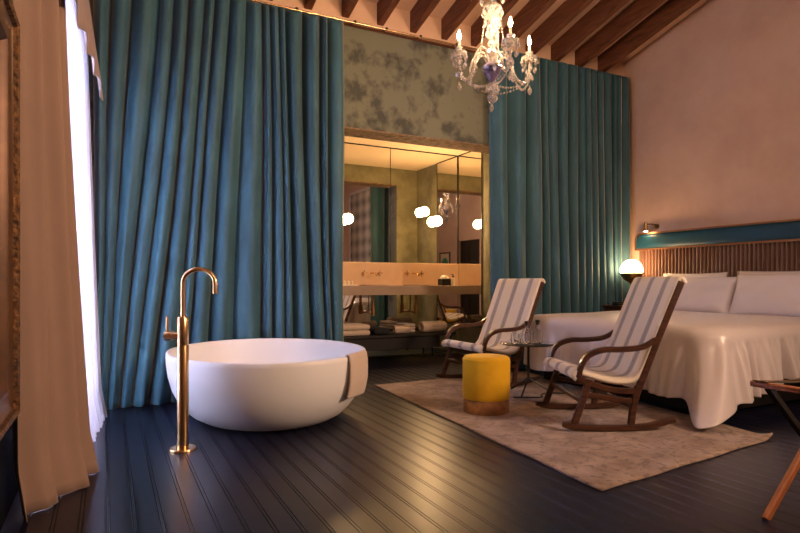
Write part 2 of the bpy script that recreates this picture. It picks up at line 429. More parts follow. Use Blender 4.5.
bm = B(); box(bm, XB0+0.01, XB1-0.014, YM-0.03, YM-0.002, 0.968, 1.272, 0.003)
tag(obj('splashback', bm, M['peach_stone'], smooth=False), 'peach stone splashback between the vanity counter and the big mirror', 'splashback')
bm = B(); box(bm, 2.30, XB1-0.014, 6.50, YM-0.012, 0.848, 0.966, 0.004)
vt = thing('vanity_counter', 'thick taupe stone vanity counter floating below the mirror', 'counter', (0, 0, 0))
obj('counter_slab', bm, M['counter'], vt, smooth=False)
for i, px_ in enumerate((3.05, 3.68)):
    bm = B()
    tube(bm, [(px_, 6.78, 0.85), (px_, 6.78, 0.70)], 0.018, 12)
    tube(bm, [(px_, 6.78, 0.70), (px_, 6.78, 0.58)], 0.030, 14)
    pts = [(px_, 6.78, 0.64), (px_, 6.81, 0.61), (px_, 6.90, 0.61), (px_, 6.985, 0.62)]
    tube(bm, pts, 0.014, 10)
    tube(bm, [(px_+0.07, 6.90, 0.85), (px_+0.07, 6.90, 0.60)], 0.008, 8)
    obj('drain_pipe', bm, M['brass_dark'], vt)
    bm = B(); lathe(bm, [(0.17, 0.0), (0.172, 0.012), (0.165, 0.013), (0.155, 0.006), (0, 0.003)], (px_, 6.74, 0.966), 32, 1.15, 0.85)
    obj('basin_rim', bm, M['counter'], vt)
    # wall mounted tap: two cross handles and a spout
    wl_ = ('left', 'right')[i]
    t = thing('wall_tap', 'brass wall tap with two cross handles, %s one of the pair on the peach splashback' % wl_, 'tap', (px_+0.05, YM-0.03, 1.13), 0, 'brass taps on the splashback')
    bm = B(); tube(bm, [(0, 0, 0), (0, -0.06, 0), (0, -0.14, -0.004), (0, -0.165, -0.02), (0, -0.17, -0.04)], 0.011, 10); obj('spout', bm, M['brass'], t)
    for s in (-1, 1):
        bm = B(); tube(bm, [(0.11*s, 0, 0), (0.11*s, -0.06, 0)], 0.016, 12)
        tube(bm, [(0.11*s-0.04, -0.052, 0), (0.11*s+0.04, -0.052, 0)], 0.006, 8); tube(bm, [(0.11*s, -0.052, -0.04), (0.11*s, -0.052, 0.04)], 0.006, 8)
        obj('tap_handle', bm, M['brass'], t)
# bench with towels
t = thing('towel_bench', 'long low black bench under the vanity holding towels', 'bench', (0, 0, 0))
bm = B(); box(bm, 2.1, 4.03, 6.33, 6.92, 0.33, 0.36, 0.004); box(bm, 2.1, 3.80, 6.36, 6.9, 0.18, 0.33, 0.003); obj('bench_body', bm, M['black_wood'], t, smooth=False)
for x in (2.2, 3.98):
    for y in (6.38, 6.86):
        bm = B(); tube(bm, [(x, y, 0), (x, y, 0.335)], 0.011, 10); obj('leg', bm, M['black'], t)
def towel_roll(x, y, z, L, r, rz, label):
    bm = B()
    n = 26
    prof = []
    grid(bm, n, 14, lambda u, v: Vector(((u-0.5)*L + 0.004*sin(v*2*PI*3), (r+0.006*sin(v*2*PI)*(1 if u > 0 else 1)-0.010*(abs(u-0.5)*2)**8)*cos(v*2*PI), (r*0.92-0.012*(abs(u-0.5)*2)**8)*sin(v*2*PI))))
    for s in (0, 1):
        for q in (0.3, 0.62):
            pass
    o = thing('rolled_towel', label, 'towel', (x, y, z+r*0.92), rz, 'towels on the low bench')
    obj('towel_body', bm, M['towel'], o)
    for s in (-1, 1):
        bm = B(); pts = []
        for i in range(40):
            a = i*0.42; rr = r*0.9*(1-i/42)
            pts.append((s*(L/2-0.004), rr*cos(a), rr*0.92*sin(a)))
        tube(bm, pts, 0.0065, 6, up=Vector((1, 0, 0))); obj('rolled_end', bm, M['towel'], o)
towel_roll(3.31, 6.48, 0.361, 0.20, 0.055, rad(-8), 'small rolled cream towel in the middle of the low bench')
towel_roll(3.78, 6.50, 0.361, 0.36, 0.078, rad(4), 'large rolled cream towel at the right end of the low bench')
def folded(x0, x1, y0, y1, z, h, n, m, name, label, cat, grp=None):
    bm = B()
    hh = h/n
    for i in range(n):
        d = random.uniform(-0.008, 0.008)
        box(bm, x0+d, x1+d, y0+d, y1+d, z+i*hh, z+(i+1)*hh-0.002, hh*0.42, 3)
    o = obj(name, bm, m, sub=0); return tag(o, label, cat, grp)
folded(2.44, 2.86, 6.42, 6.78, 0.361, 0.135, 2, M['towel'], 'folded_towel', 'stack of folded cream towels at the left end of the low bench', 'towel', 'towels on the low bench')
folded(2.92, 3.14, 6.45, 6.85, 0.361, 0.075, 1, M['dark_cloth'], 'folded_robe', 'dark folded cloth beside the folded towels on the low bench', 'cloth')
folded(3.42, 3.58, 6.60, 6.86, 0.361, 0.11, 3, M['towel'], 'folded_towel', 'folded cream towel behind and between the two rolled towels', 'towel', 'towels on the low bench')
# tissue box, soap bottle, candle on the counter
t = thing('tissue_box', 'dark tissue box with white tuft on the vanity counter', 'box', (4.10, 6.74, 0.966))
bm = B(); box(bm, -0.07, 0.07, -0.06, 0.06, 0, 0.09, 0.004); obj('box_body', bm, M['black_wood'], t, smooth=False)
bm = B(); lathe(bm, [(0.064, 0.088), (0.066, 0.104), (0.05, 0.124), (0.03, 0.138), (0, 0.142)], seg=18, sx=1, sy=0.7); obj('tissue', bm, M['white_ceramic'], t)
t = thing('soap_bottle', 'small cream soap bottle with black pump beside the tissue box', 'bottle', (4.215, 6.70, 0.966))
bm = B(); lathe(bm, [(0, 0), (0.026, 0), (0.028, 0.01), (0.028, 0.09), (0.012, 0.108), (0.010, 0.115), (0, 0.115)], seg=18); obj('bottle_body', bm, M['white_ceramic'], t)
bm = B(); lathe(bm, [(0.012, 0.113), (0.013, 0.135), (0.004, 0.14), (0.004, 0.155), (0, 0.155)], seg=12); tube(bm, [(0, 0, 0.152), (-0.035, 0, 0.152)], 0.005, 8); obj('pump', bm, M['black'], t)
t = thing('amenity_tray', 'small cream tray of toiletries at the left end of the vanity counter', 'tray', (2.66, 6.66, 0.967))
bm = B(); box(bm, -0.10, 0.10, -0.06, 0.06, 0, 0.012, 0.004); obj('tray_base', bm, M['white_ceramic'], t, smooth=False)
for dx in (-0.05, 0.0, 0.05):
    bm = B(); lathe(bm, [(0, 0.012), (0.015, 0.012), (0.015, 0.05), (0.008, 0.055), (0.008, 0.065), (0, 0.065)], (dx, 0, 0), 14); obj('toiletry_bottle', bm, M['white_ceramic'], t)
# three globe lights mounted on the mirror
def bath_globe(x, z, r, label):
    t = thing('globe_wall_light', label, 'lamp', (x, YM-0.012, z), 0, 'globe lights on the bathroom mirror')
    bm = B(); lathe(bm, [(0, 0), (0.03, 0.0), (0.03, 0.012), (0.012, 0.016), (0.012, 0.03), (0.022, 0.035), (0.022, 0.04), (0, 0.04)], seg=18, M=Matrix.Rotation(PI/2, 4, 'X')); obj('wall_mount', bm, M['brass'], t)
    bm = B(); ball(bm, (0, -0.012-r*0.8, 0), r, 20); obj('glass_globe', bm, M['bath_globe'], t)
bath_globe(2.76, 1.83, 0.068, 'round glowing globe light at the left of the mirror beside the blue curtain')
bath_globe(3.89, 1.985, 0.066, 'round glowing globe light on the mirror, the higher one above the tissue box')
bath_globe(4.09, 1.865, 0.070, 'round glowing globe light on the mirror, lower one nearest the side mirror')

# ------------------------------------------------------------------ teal velvet curtains and their rail
def fold_table(n, seed, jit=0.35):
    rnd = random.Random(seed)
    ws = [1+rnd.uniform(-jit, jit)*1.3 for _ in range(n)]
    tot = sum(ws); acc = [0]
    for q in ws: acc.append(acc[-1]+q/tot)
    amps = [rnd.uniform(0.55, 1.35) for _ in range(n+1)]
    return acc, amps
def phase(acc, s):
    for i in range(len(acc)-1):
        if s <= acc[i+1] or i == len(acc)-2:
            f = (s-acc[i])/(acc[i+1]-acc[i]); return i+f
def curtain(name, x0, x1, y, z0, z1, n, seed, warp=None, amp=0.045, flare=None, label=None, top=None):
    acc, amps = fold_table(n, seed, 0.5)
    acc2, amps2 = fold_table(n*2+3, seed+5)
    bm = B()
    def fn(s, v):
        ph = phase(acc, s); i = int(min(ph, n-1)); f = ph-i
        a = amps[i]*(1-f)+amps[i+1]*f
        ph2 = phase(acc2, s)
        A_ = amp*a*(0.75+0.35*(1-v))
        c = 2*abs(sin(PI*ph))**1.5-1.0
        off = A_*c
        sub = 0.007*sin(2*PI*ph2+2*v)*(0.4+0.6*(1-v)) + 0.004*sin(9*v+9*s)*(1-v)
        sx = s if not warp else warp(s, v)
        x = x0+(x1-x0)*sx - 0.17*(x1-x0)/n*a*sin(2*PI*ph)*(0.6+0.4*(1-v))
        x = x + 0.012*sin(5*v+17*s)
        yy = y - off - sub
        if flare: 
            dx, dy = flare(s, v); x += dx; yy += dy
        z = z0+(z1-z0)*v
        if top and v > 0.93:
            z += top*(v-0.93)/0.07*(0.5*cos(2*PI*ph*1.0)-0.3)
        return Vector((min(x, XR-0.02), min(yy, YB-0.012), z))
    grid(bm, n*16, 70, fn)
    return tag(obj(name, bm, M['velvet'], solid=0.004), label, 'curtain')
def warpL(s, v):
    # two panels meeting at 0.62: the left one fans out to the left towards the floor
    g = (1-v)**1.25
    if s < 0.62:
        q = s/0.62; return 0.62*(q-0.88*q*(1-q)*g+0.12*q*(1-q)*v)
    q = (s-0.62)/0.38; return 0.62+0.38*(q+0.30*q*(1-q)*g)
def flareL(s, v):
    g = (1-v)**2
    return (0.0, -0.10*g*(1-s) - 0.07*(1-v)**12)
curtain('velvet_curtain', -0.10, 2.075, YB-0.15, 0.004, 3.585, 17, 11, warpL, 0.078, flareL,
        'wide teal velvet curtain hanging behind the bathtub, pooled on the floor', top=0.06)
curtain('velvet_curtain', 3.84, 6.0, YB-0.15, 0.004, 3.66, 15, 23, None, 0.078, lambda s, v: (0, -0.03*(1-v)**2),
        'teal velvet curtain hanging behind the bed at the right of the bathroom opening', top=0.05)
# pinched dark heading along the curtain tops
for (x0, x1, n, z, lab) in ():
    pass
t = thing('curtain_rail', 'slim brass curtain rod running along the top of the plaster wall', 'curtain rail', (0, 0, 0))
bm = B(); tube(bm, [(-0.2, YB-0.10, 3.60), (XR-0.02, YB-0.10, 3.60)], 0.011, 12); obj('rod', bm, M['brass'], t)
for x in (0.6, 1.6, 2.20, 2.55, 2.95, 3.4, 3.9, 4.9, 5.8):
    bm = B(); tube(bm, [(x, YB+0.002, 3.625), (x, YB-0.10, 3.61)], 0.007, 8); ball(bm, (x, YB-0.10, 3.61), 0.018, 10); obj('bracket', bm, M['black'], t)

# ------------------------------------------------------------------ bathtub
TX, TY, AX, AY, ZR = 1.078, 4.33, 0.722, 0.845, 0.505
out_prof = [(0.0, 0.0), (0.48, 0.0), (0.585, 0.004), (0.68, 0.022), (0.765, 0.058), (0.838, 0.110), (0.898, 0.175), (0.945, 0.245), (0.976, 0.33), (0.99, 0.41), (0.995, 0.47), (0.994, 0.495), (0.988, 0.503), (0.978, ZR), (0.968, 0.503), (0.960, 0.494)]
in_prof = [(0.957, 0.47), (0.945, 0.38), (0.91, 0.28), (0.85, 0.20), (0.74, 0.135), (0.58, 0.098), (0.35, 0.085), (0.06, 0.08), (0.0, 0.08)]
t = thing('bathtub', 'white freestanding oval bathtub in front of the teal curtain', 'bathtub', (TX, TY, 0))
bm = B(); lathe(bm, out_prof+in_prof, seg=96, sx=AX, sy=AY); obj('tub_shell', bm, M['tub'], t, angle=60)
bm = B(); lathe(bm, [(0.0, 0.083), (0.036, 0.083), (0.036, 0.088), (0.0, 0.09)], seg=20); obj('drain', bm, M['brass'], t)
# towel draped over the tub rim
def towel_fn(u, v):
    phi = rad(-49)+ (u-0.5)*0.40
    path = [(0.935, 0.40), (0.95, 0.455), (0.953, 0.495), (0.966, 0.515), (0.985, 0.517), (1.003, 0.50), (1.010, 0.46), (1.010, 0.40), (1.004, 0.33), (0.985, 0.27), (0.965, 0.225)]
    f = v*(len(path)-1); i = min(int(f), len(path)-2); f -= i
    r = path[i][0]*(1-f)+path[i+1][0]*f; z = path[i][1]*(1-f)+path[i+1][1]*f
    r += 0.012 + 0.008*sin(u*9+1)*max(0, v-0.4) + (0.03*max(0, v-0.55))
    phi += 0.05*max(0, v-0.5)*(u-0.4)
    return Vector((TX+AX*r*cos(phi), TY+AY*r*sin(phi), z-0.02*u*max(0, v-0.5)))
bm = B(); grid(bm, 16, 40, towel_fn)
tw = obj('bath_towel', bm, M['towel'], solid=0.009); tag(tw, 'cream towel draped over the right rim of the bathtub', 'towel')

# ------------------------------------------------------------------ floor standing tap
a_cam = rad(26.9)
FR = Vector((cos(a_cam), -sin(a_cam), 0))
t = thing('bath_filler_tap', 'tall brass floor standing bath tap with gooseneck spout beside the tub', 'tap', (0.399, 3.658, 0), math.atan2(FR.y, FR.x))
bm = B(); lathe(bm, [(0, 0), (0.078, 0), (0.078, 0.010), (0.074, 0.016), (0.0, 0.016)], seg=36); obj('base_plate', bm, M['brass'], t)
bm = B(); lathe(bm, [(0, 0.014), (0.033, 0.014), (0.033, 0.62), (0.0315, 0.625), (0.0315, 0.635), (0.033, 0.64), (0.033, 0.79), (0.030, 0.797), (0.017, 0.80), (0, 0.80)], seg=28); obj('column', bm, M['brass'], t)
pts = [(0, 0, 0.79), (0, 0, 0.9), (0, 0, 0.995)] + [(0.096-0.096*cos(PI*i/16), 0, 1.0+0.083*sin(PI*i/16)) for i in range(1, 17)] + [(0.192, 0, 0.965), (0.192, 0, 0.935)]
bm = B(); tube(bm, pts, 0.0135, 16, up=Vector((0, 1, 0))); obj('spout', bm, M['brass'], t)
bm = B(); tube(bm, [(0.0, 0, 0.685), (-0.065, 0, 0.685)], 0.024, 18); tube(bm, [(-0.065, 0, 0.685), (-0.107, 0, 0.685)], 0.029, 20)
hd = obj('mixer_body', bm, M['brass'], t)
bm = B(); tube(bm, [(-0.094, 0, 0.70), (-0.095, 0, 0.80)], 0.008, 12); obj('lever', bm, M['brass'], hd)

# ------------------------------------------------------------------ rug, pouf
RC = [Vector((2.30, 5.09, 0)), Vector((2.105, 2.016, 0)), Vector((3.80, 2.205, 0)), Vector((4.15, 5.12, 0))]
def rug_fn(u, v):
    p = (RC[0]*(1-u)+RC[3]*u)*(1-v) + (RC[1]*(1-u)+RC[2]*u)*v
    z = 0.007
    d = (p-RC[2]).length
    if d < 0.10: z += 0.03*(1-d/0.10)**1.5
    return Vector((p.x+0.004*sin(v*25), p.y+0.004*sin(u*19), z))
bm = B(); grid(bm, 60, 90, rug_fn)
tag(obj('area_rug', bm, M['rug'], solid=0.009), 'faded pinkish beige rug under the rocking chairs, with one lifted corner', 'rug')

t = thing('pouf', 'round mustard yellow velvet pouf with a brass base on the rug', 'pouf', (2.60, 3.655, 0.012))
bm = B(); lathe(bm, [(0, 0.10), (0.172, 0.10), (0.180, 0.118), (0.182, 0.13), (0.182, 0.392), (0.178, 0.413), (0.166, 0.425), (0.12, 0.431), (0, 0.434)], seg=48); obj('cushion', bm, M['yellow'], t)
bm = B(); lathe(bm, [(0.181, 0.408), (0.1835, 0.405), (0.181, 0.402)], seg=48); obj('piping', bm, M['yellow'], t)
bm = B(); lathe(bm, [(0, 0), (0.172, 0), (0.175, 0.004), (0.175, 0.122), (0.16, 0.124)], seg=48); obj('brass_base', bm, M['brass'], t)

# ------------------------------------------------------------------ rocking chairs   (local x = depth, back is +x)
def lerp_path(P, n):
    """catmull-rom through P"""
    P = [Vector(p) for p in P]; out = []
    for i in range(len(P)-1):
        p0 = P[max(i-1, 0)]; p1 = P[i]; p2 = P[i+1]; p3 = P[min(i+2, len(P)-1)]
        for k in range(n):
            t_ = k/n
            out.append(0.5*((2*p1)+(-p0+p2)*t_+(2*p0-5*p1+4*p2-p3)*t_*t_+(-p0+3*p1-3*p2+p3)*t_**3))
    out.append(P[-1]); return out
HW = 0.335
def make_rocker(label, loc, rz):
    S = lambda s: s-0.40
    t = thing('rocking_chair', label, 'rocking chair', loc, rz, 'striped rocking chairs on the rug')
    W = M['walnut']
    for sd in (-1, 1):
        y = sd*HW
        bm = B()
        pts = lerp_path([(S(0.03), y, 0.048), (S(0.12), y, 0.033), (S(0.24), y, 0.024), (S(0.42), y, 0.023), (S(0.60), y, 0.034), (S(0.78), y, 0.075)], 6)
        n = len(pts); tube(bm, pts, 0, sq=[(0.036, 0.042 if 2 < i < n-3 else 0.034) for i in range(n)]); obj('rocker', bm, W, t)
        bm = B(); tube(bm, lerp_path([(S(0.10), y, 0.04), (S(0.155), y, 0.19), (S(0.205), y, 0.345)], 5), 0, up=Vector((1, 0, 0)), sq=(0.030, 0.046)); obj('leg', bm, W, t)
        bm = B(); tube(bm, lerp_path([(S(0.485), y, 0.03), (S(0.50), y, 0.15), (S(0.535), y, 0.30)], 5), 0, up=Vector((1, 0, 0)), sq=(0.030, 0.046)); obj('leg', bm, W, t)
        bm = B(); tube(bm, [(S(0.17), y, 0.245), (S(0.50), y, 0.195)], 0, sq=(0.020, 0.036)); obj('stretcher', bm, W, t)
        # back post with seat rail
        bm = B(); tube(bm, lerp_path([(S(0.52), y, 0.24), (S(0.575), y, 0.38), (S(0.67), y, 0.62), (S(0.76), y, 0.84), (S(0.825), y, 0.995)], 5), 0, up=Vector((1, 0, 0)), sq=(0.030, 0.046)); obj('back_post', bm, W, t)
        bm = B(); tube(bm, lerp_path([(S(0.125), y, 0.362), (S(0.22), y, 0.315), (S(0.38), y, 0.272), (S(0.54), y, 0.268)], 5), 0, sq=(0.026, 0.040)); obj('seat_rail', bm, W, t)
        bm = B()
        pts = lerp_path([(S(0.135), y, 0.355), (S(0.150), y, 0.43), (S(0.20), y, 0.505), (S(0.30), y, 0.542), (S(0.42), y, 0.545), (S(0.56), y, 0.560), (S(0.66), y, 0.615)], 6)
        m_ = len(pts); tube(bm, pts, 0, up=Vector((0, 1, 0)), sq=[(0.036, 0.034+0.022*sin(PI*min(1, i/(m_-1)))**2) for i in range(m_)])
        obj('armrest', bm, W, t)
    bm = B(); tube(bm, [(S(0.13), -HW, 0.375), (S(0.13), HW, 0.375)], 0.016, 12); obj('front_rail', bm, W, t)
    bm = B(); tube(bm, [(S(0.16), -HW, 0.20), (S(0.16), HW, 0.20)], 0, sq=(0.022, 0.034)); obj('stretcher', bm, W, t)
    bm = B(); tube(bm, [(S(0.50), -HW, 0.16), (S(0.50), HW, 0.16)], 0, sq=(0.022, 0.034)); obj('stretcher', bm, W, t)
    # one padded sling from the front rail over the seat to the top of the back
    prof = lerp_path([(S(0.118), 0, 0.355), (S(0.100), 0, 0.378), (S(0.125), 0, 0.403), (S(0.20), 0, 0.382), (S(0.33), 0, 0.345), (S(0.45), 0, 0.335), (S(0.525), 0, 0.365), (S(0.575), 0, 0.46), (S(0.66), 0, 0.665), (S(0.745), 0, 0.875), (S(0.80), 0, 1.005), (S(0.825), 0, 1.015), (S(0.845), 0, 0.985)], 6)
    n = len(prof)-1
    def fn(u, v):
        p = prof[int(round(v*n))]
        yy = (u*2-1)
        edge = abs(yy)**10
        return Vector((p.x + 0.012*edge*(1 if v > 0.5 else 0), yy*(HW+0.006), p.z - 0.012*edge*(1 if v <= 0.5 else 0)))
    bm = B(); grid(bm, 24, n, fn); o = obj('fabric_sling', bm, M['stripe'], t, solid=0.026)
    return t
ch = make_rocker('striped rocking chair, the nearer one between the bed and the camera', (3.170, 3.060, 0.013), rad(-25.2))
dup(ch, (3.35, 4.71, 0.013), rad(0), 'striped rocking chair, the farther one behind the yellow pouf')

# ------------------------------------------------------------------ side table with glassware
TBX, TBY, TBZ = 3.345, 4.06, 0.468
t = thing('side_table', 'small round dark glass side table on a black tripod between the chairs', 'table', (TBX, TBY, 0.012))
bm = B(); lathe(bm, [(0, TBZ-0.026), (0.25, TBZ-0.026), (0.256, TBZ-0.022), (0.256, TBZ-0.016), (0.25, TBZ-0.012), (0, TBZ-0.012)], seg=48); obj('table_top', bm, M['smoke_glass'], t)
bm = B(); tube(bm, [(0, 0, 0.13), (0, 0, TBZ-0.026)], 0.011, 12); ball(bm, (0, 0, 0.13), 0.022, 12); obj('pole', bm, M['black'], t)
for an in (215, 335, 95):
    bm = B(); tube(bm, lerp_path([(0, 0, 0.14), (0.09*cos(rad(an)), 0.09*sin(rad(an)), 0.085), (0.22*cos(rad(an)), 0.22*sin(rad(an)), 0.010)], 6), 0.008, 8)
    obj('leg', bm, M['black'], t)
TT = 0.012+TBZ-0.012
def glass_tumbler(dx, dy, label):
    bm = B(); r = 0.033; h = 0.085
    lathe(bm, [(0, 0), (r*0.9, 0), (r, 0.006), (r*1.05, h), (r*1.05-0.002, h), (r-0.004, 0.012), (0, 0.010)], seg=24)
    o = obj('drinking_glass', bm, M['glass']); o.location = (TBX+dx, TBY+dy, TT); tag(o, label, 'glass', 'drinking glasses on the side table')
glass_tumbler(-0.150, 0.0, 'clear drinking glass at the left edge of the small round table')
glass_tumbler(-0.085, -0.035, 'clear drinking glass beside the carafe on the small round table')
glass_tumbler(-0.075, 0.060, 'clear drinking glass behind the others on the small round table')
def carafe(dx, dy, s, label):
    t = thing('carafe', label, 'carafe', (TBX+dx, TBY+dy, TT), 0, 'carafes on the side table')
    bm = B(); lathe(bm, [(0, 0), (0.040*s, 0), (0.044*s, 0.008), (0.044*s, 0.08*s), (0.034*s, 0.11*s), (0.016*s, 0.135*s), (0.015*s, 0.165*s), (0.019*s, 0.175*s), (0.017*s, 0.175*s), (0.013*s, 0.165*s), (0.014*s, 0.135*s), (0.032*s, 0.108*s), (0.041*s, 0.08*s), (0.041*s, 0.012), (0, 0.010)], seg=24); obj('bottle_body', bm, M['glass'], t)
    bm = B(); lathe(bm, [(0.0, 0.155*s), (0.012*s, 0.155*s), (0.013*s, 0.176*s), (0.019*s, 0.178*s), (0.019*s, 0.196*s), (0.0, 0.20*s)], seg=16); obj('stopper', bm, M['black'], t)
carafe(0.015, 0.045, 0.96, 'clear glass carafe with black stopper, left one on the round table')
carafe(0.075, -0.035, 1.03, 'clear glass carafe with black stopper, right one on the round table')
bm = B(); tube(bm, lerp_path([(3.10, 3.96, 0.018), (3.22, 3.90, 0.018), (3.33, 3.86, 0.018), (3.40, 3.95, 0.018), (3.52, 3.98, 0.018), (3.64, 3.90, 0.018), (3.72, 4.05, 0.018), (3.85, 4.20, 0.018)], 8), 0.006, 8)
tag(obj('power_cord', bm, M['cord']), 'dark green power cord lying on the rug under the side table', 'cord')

# ------------------------------------------------------------------ bed
BX0, BX1, BY0, BY1, BZ = 3.88, 5.92, 2.68, 4.74, 0.675
t = thing('bed', 'low double bed with dark base under the pale bedspread', 'bed', ((BX0+BX1)/2, (BY0+BY1)/2, 0))
cx, cy = (BX0+BX1)/2, (BY0+BY1)/2
bm = B(); box(bm, BX0+0.12-cx, BX1-cx, BY0+0.12-cy, BY1-0.12-cy, 0.013, 0.34, 0.01); obj('bed_base', bm, M['black_wood'], t, smooth=False)
bm = B(); box(bm, BX0+0.06-cx, BX1-cx, BY0+0.06-cy, BY1-0.06-cy, 0.34, BZ-0.05, 0.05, 4); obj('mattress', bm, M['mattress'], t)
# bedspread
R = 0.16
per = []
def addp(x, y, nx, ny): per.append((x, y, nx, ny))
N1 = 130
for i in range(N1): 
    f = i/N1; addp(BX1-(BX1-BX0-R)*f, BY1, 0, 1)
for i in range(14):
    a = PI/2+PI/2*i/14; addp(BX0+R+R*cos(a), BY1-R+R*sin(a), cos(a), sin(a))
for i in range(N1):
    f = i/N1; addp(BX0, BY1-R-(BY1-BY0-2*R)*f, -1, 0)
ic = len(per)+7
for i in range(14):
    a = PI+PI/2*i/14; addp(BX0+R+R*cos(a), BY0+R+R*sin(a), cos(a), sin(a))
for i in range(N1+1):
    f = i/N1; addp(BX0+R+(BX1-BX0-R)*f, BY0, 0, -1)
cum = [0]
for i in range(1, len(per)): cum.append(cum[-1]+math.hypot(per[i][0]-per[i-1][0], per[i][1]-per[i-1][1]))
pc = cum[ic]
bm = B(); rows = []
tops = [0.0, 0.25, 0.5, 0.7, 0.85, 0.94]
drops = [0, 0.10, 0.22, 0.36, 0.5, 0.62, 0.73, 0.82, 0.9, 0.96, 1.0]
rndw = [random.uniform(0, 6.28) for _ in range(8)]
for i, (x, y, nx, ny) in enumerate(per):
    row = []; p = cum[i]
    # spine point
    spx = min(max(x, BX0+1.0), BX1); spy = (BY0+BY1)/2
    for k in tops:
        xx = spx+(x-spx)*k; yy = spy+(y-spy)*k
        zz = BZ+0.02*(1-k*k)+0.006*sin(3*xx+5*yy+rndw[0])+0.004*sin(9*xx-4*yy)
        row.append(bm.verts.new((xx, yy, zz)))
    # rounded edge
    for a in (20, 45, 70, 90):
        rr = 0.10
        row.append(bm.verts.new((x+nx*(rr*sin(rad(a))-rr*0.4), y+ny*(rr*sin(rad(a))-rr*0.4), BZ-rr*(1-cos(rad(a))))))
    cor = math.exp(-((p-pc+0.03)/(0.05 if p < pc-0.03 else 0.105))**2); corw = math.exp(-((p-pc)/0.45)**2)
    hem = 0.15 - 0.125*cor
    if p > pc: hem += min(0.16, 0.17*max(0, p-pc-0.18)) 
    hem += 0.012*sin(p*9+rndw[1])
    for d in drops[1:]:
        z = (BZ-0.10)*(1-d)+hem*d
        w_ = (0.030*sin(p*17+rndw[2]+0.6*d)+0.018*sin(p*31+rndw[3])+0.012*sin(p*53+rndw[4]))*(d**0.8)
        if p > pc: w_ += (0.026*sin(p*42+rndw[5]+1.2*d)+0.020*sin(p*71+rndw[6]-d)+0.010*sin(p*103+d*2))*(d**0.4)
        o_ = 0.055+0.035*d+w_+0.05*corw*d+0.022*corw*sin(p*58+1.5*d)*d**0.5*(1 if p > pc else 0.3)
        if p < cum[N1]: o_ = min(o_, 0.11)
        row.append(bm.verts.new((x+nx*o_-0.36*cor*d**1.3, y+ny*o_-0.19*cor*d**1.3, z)))
    rows.append(row)
for i in range(len(rows)-1):
    for j in range(len(rows[0])-1):
        bm.faces.new((rows[i][j], rows[i+1][j], rows[i+1][j+1], rows[i][j+1]))
bmesh.ops.remove_doubles(bm, verts=bm.verts, dist=0.0005)
tag(obj('bedspread', bm, M['satin'], solid=0.008, angle=180, sub=1), 'pale satin bedspread draped over the bed, one corner trailing onto the rug', 'bedspread')

# pillows
def pillow(loc, w, h, th, rx, rz, label):
    bm = B(); r = random.Random(int(loc[1]*100)); ph = [r.uniform(0, 6) for _ in range(6)]
    n = 26
    def side(sg):
        def fn(u, v):
            a, b = u*2-1, v*2-1
            e = max(0, (1-abs(a)**2.6))**0.5*max(0, (1-abs(b)**2.6))**0.5
            pin = 1-0.06*(1-abs(a)**2)*abs(b)**3; pin2 = 1-0.05*(1-abs(b)**2)*abs(a)**3
            z = sg*(th/2*e + e*0.010*sin(a*7+ph[0])*cos(b*5+ph[1]) + e*0.006*sin(13*a*b+ph[2]))
            return Vector((a*w/2*pin2, b*h/2*pin, z))
        return fn
    grid(bm, n, n, side(1)); grid(bm, n, n, side(-1))
    bmesh.ops.remove_doubles(bm, verts=bm.verts, dist=0.0006)
    o = obj('pillow', bm, M['linen'], angle=180)
    o.rotation_euler = (rx, 0, rz); o.location = loc
    return tag(o, label, 'pillow', 'pillows against the headboard')
ez = -PI/2
pillow((5.66, 3.23, 0.885), 0.92, 0.46, 0.20, rad(68), ez, 'plump white pillow, nearest the right edge of the photo')
pillow((5.66, 4.12, 0.870), 0.94, 0.43, 0.19, rad(66), ez, 'plump white pillow, front one on the far side near the globe lamp')
pillow((5.83, 3.34, 0.90), 0.86, 0.46, 0.15, rad(80), ez, 'white pillow standing behind the nearest pillow, its corner peeking above')
pillow((5.83, 4.27, 0.90), 0.80, 0.44, 0.15, rad(80), ez, 'white pillow standing behind the far front pillow')

# headboard
t = thing('headboard', 'fluted walnut headboard with a teal padded rail along its top', 'headboard', (XR, 3.4, 0))
HY0, HY1 = 1.6-3.4, 5.14-3.4
bm = B()
n = int((HY1-HY0)/0.046)
pts = []
for i in range(n):
    y0 = HY0+i*(HY1-HY0)/n; wd = (HY1-HY0)/n
    for k in range(7):
        f = k/6; pts.append((y0+0.004+f*(wd-0.008), -0.030-0.024*sin(PI*f)**0.7))
    pts.append((y0+wd, -0.012))
A1 = [bm.verts.new((x, y, 0.30)) for y, x in pts]; A2 = [bm.verts.new((x, y, 1.412)) for y, x in pts]
for i in range(len(pts)-1): bm.faces.new((A1[i], A1[i+1], A2[i+1], A2[i]))
box(bm, -0.03, -0.003, HY0, HY1, 0.30, 1.41)
obj('fluted_panel', bm, M['headwood'], t, angle=60)
# padded rail : rounded on its upper far corner
def rail_profile(inset):
    P = []
    y1 = HY1+0.02-inset; y0 = HY0+inset; z0 = 1.41+inset; z1 = 1.625-inset; r = 0.085-inset*0.6
    P.append((y0, z0)); P.append((y1, z0))
    for i in range(9):
        a = PI/2*i/8; P.append((y1-r+r*cos(a), z1-r+r*sin(a)))
    P.append((y0, z1)); return P
bm = B()
O = rail_profile(0.0); I = rail_profile(0.02)
def ringv(P, x): return [bm.verts.new((x, y, z)) for y, z in P]
o0 = ringv(O, -0.002); o1 = ringv(O, -0.095); i1 = ringv(I, -0.095); i0 = ringv(I, -0.05)
for a_, b_ in ((o0, o1), (o1, i1), (i1, i0)):
    m_ = len(a_)
    for k in range(m_): bm.faces.new((a_[k], a_[(k+1) % m_], b_[(k+1) % m_], b_[k]))
bm.faces.new(i0)
obj('rail_frame', bm, M['copper'], t, smooth=False)
bm = B()
rings = []
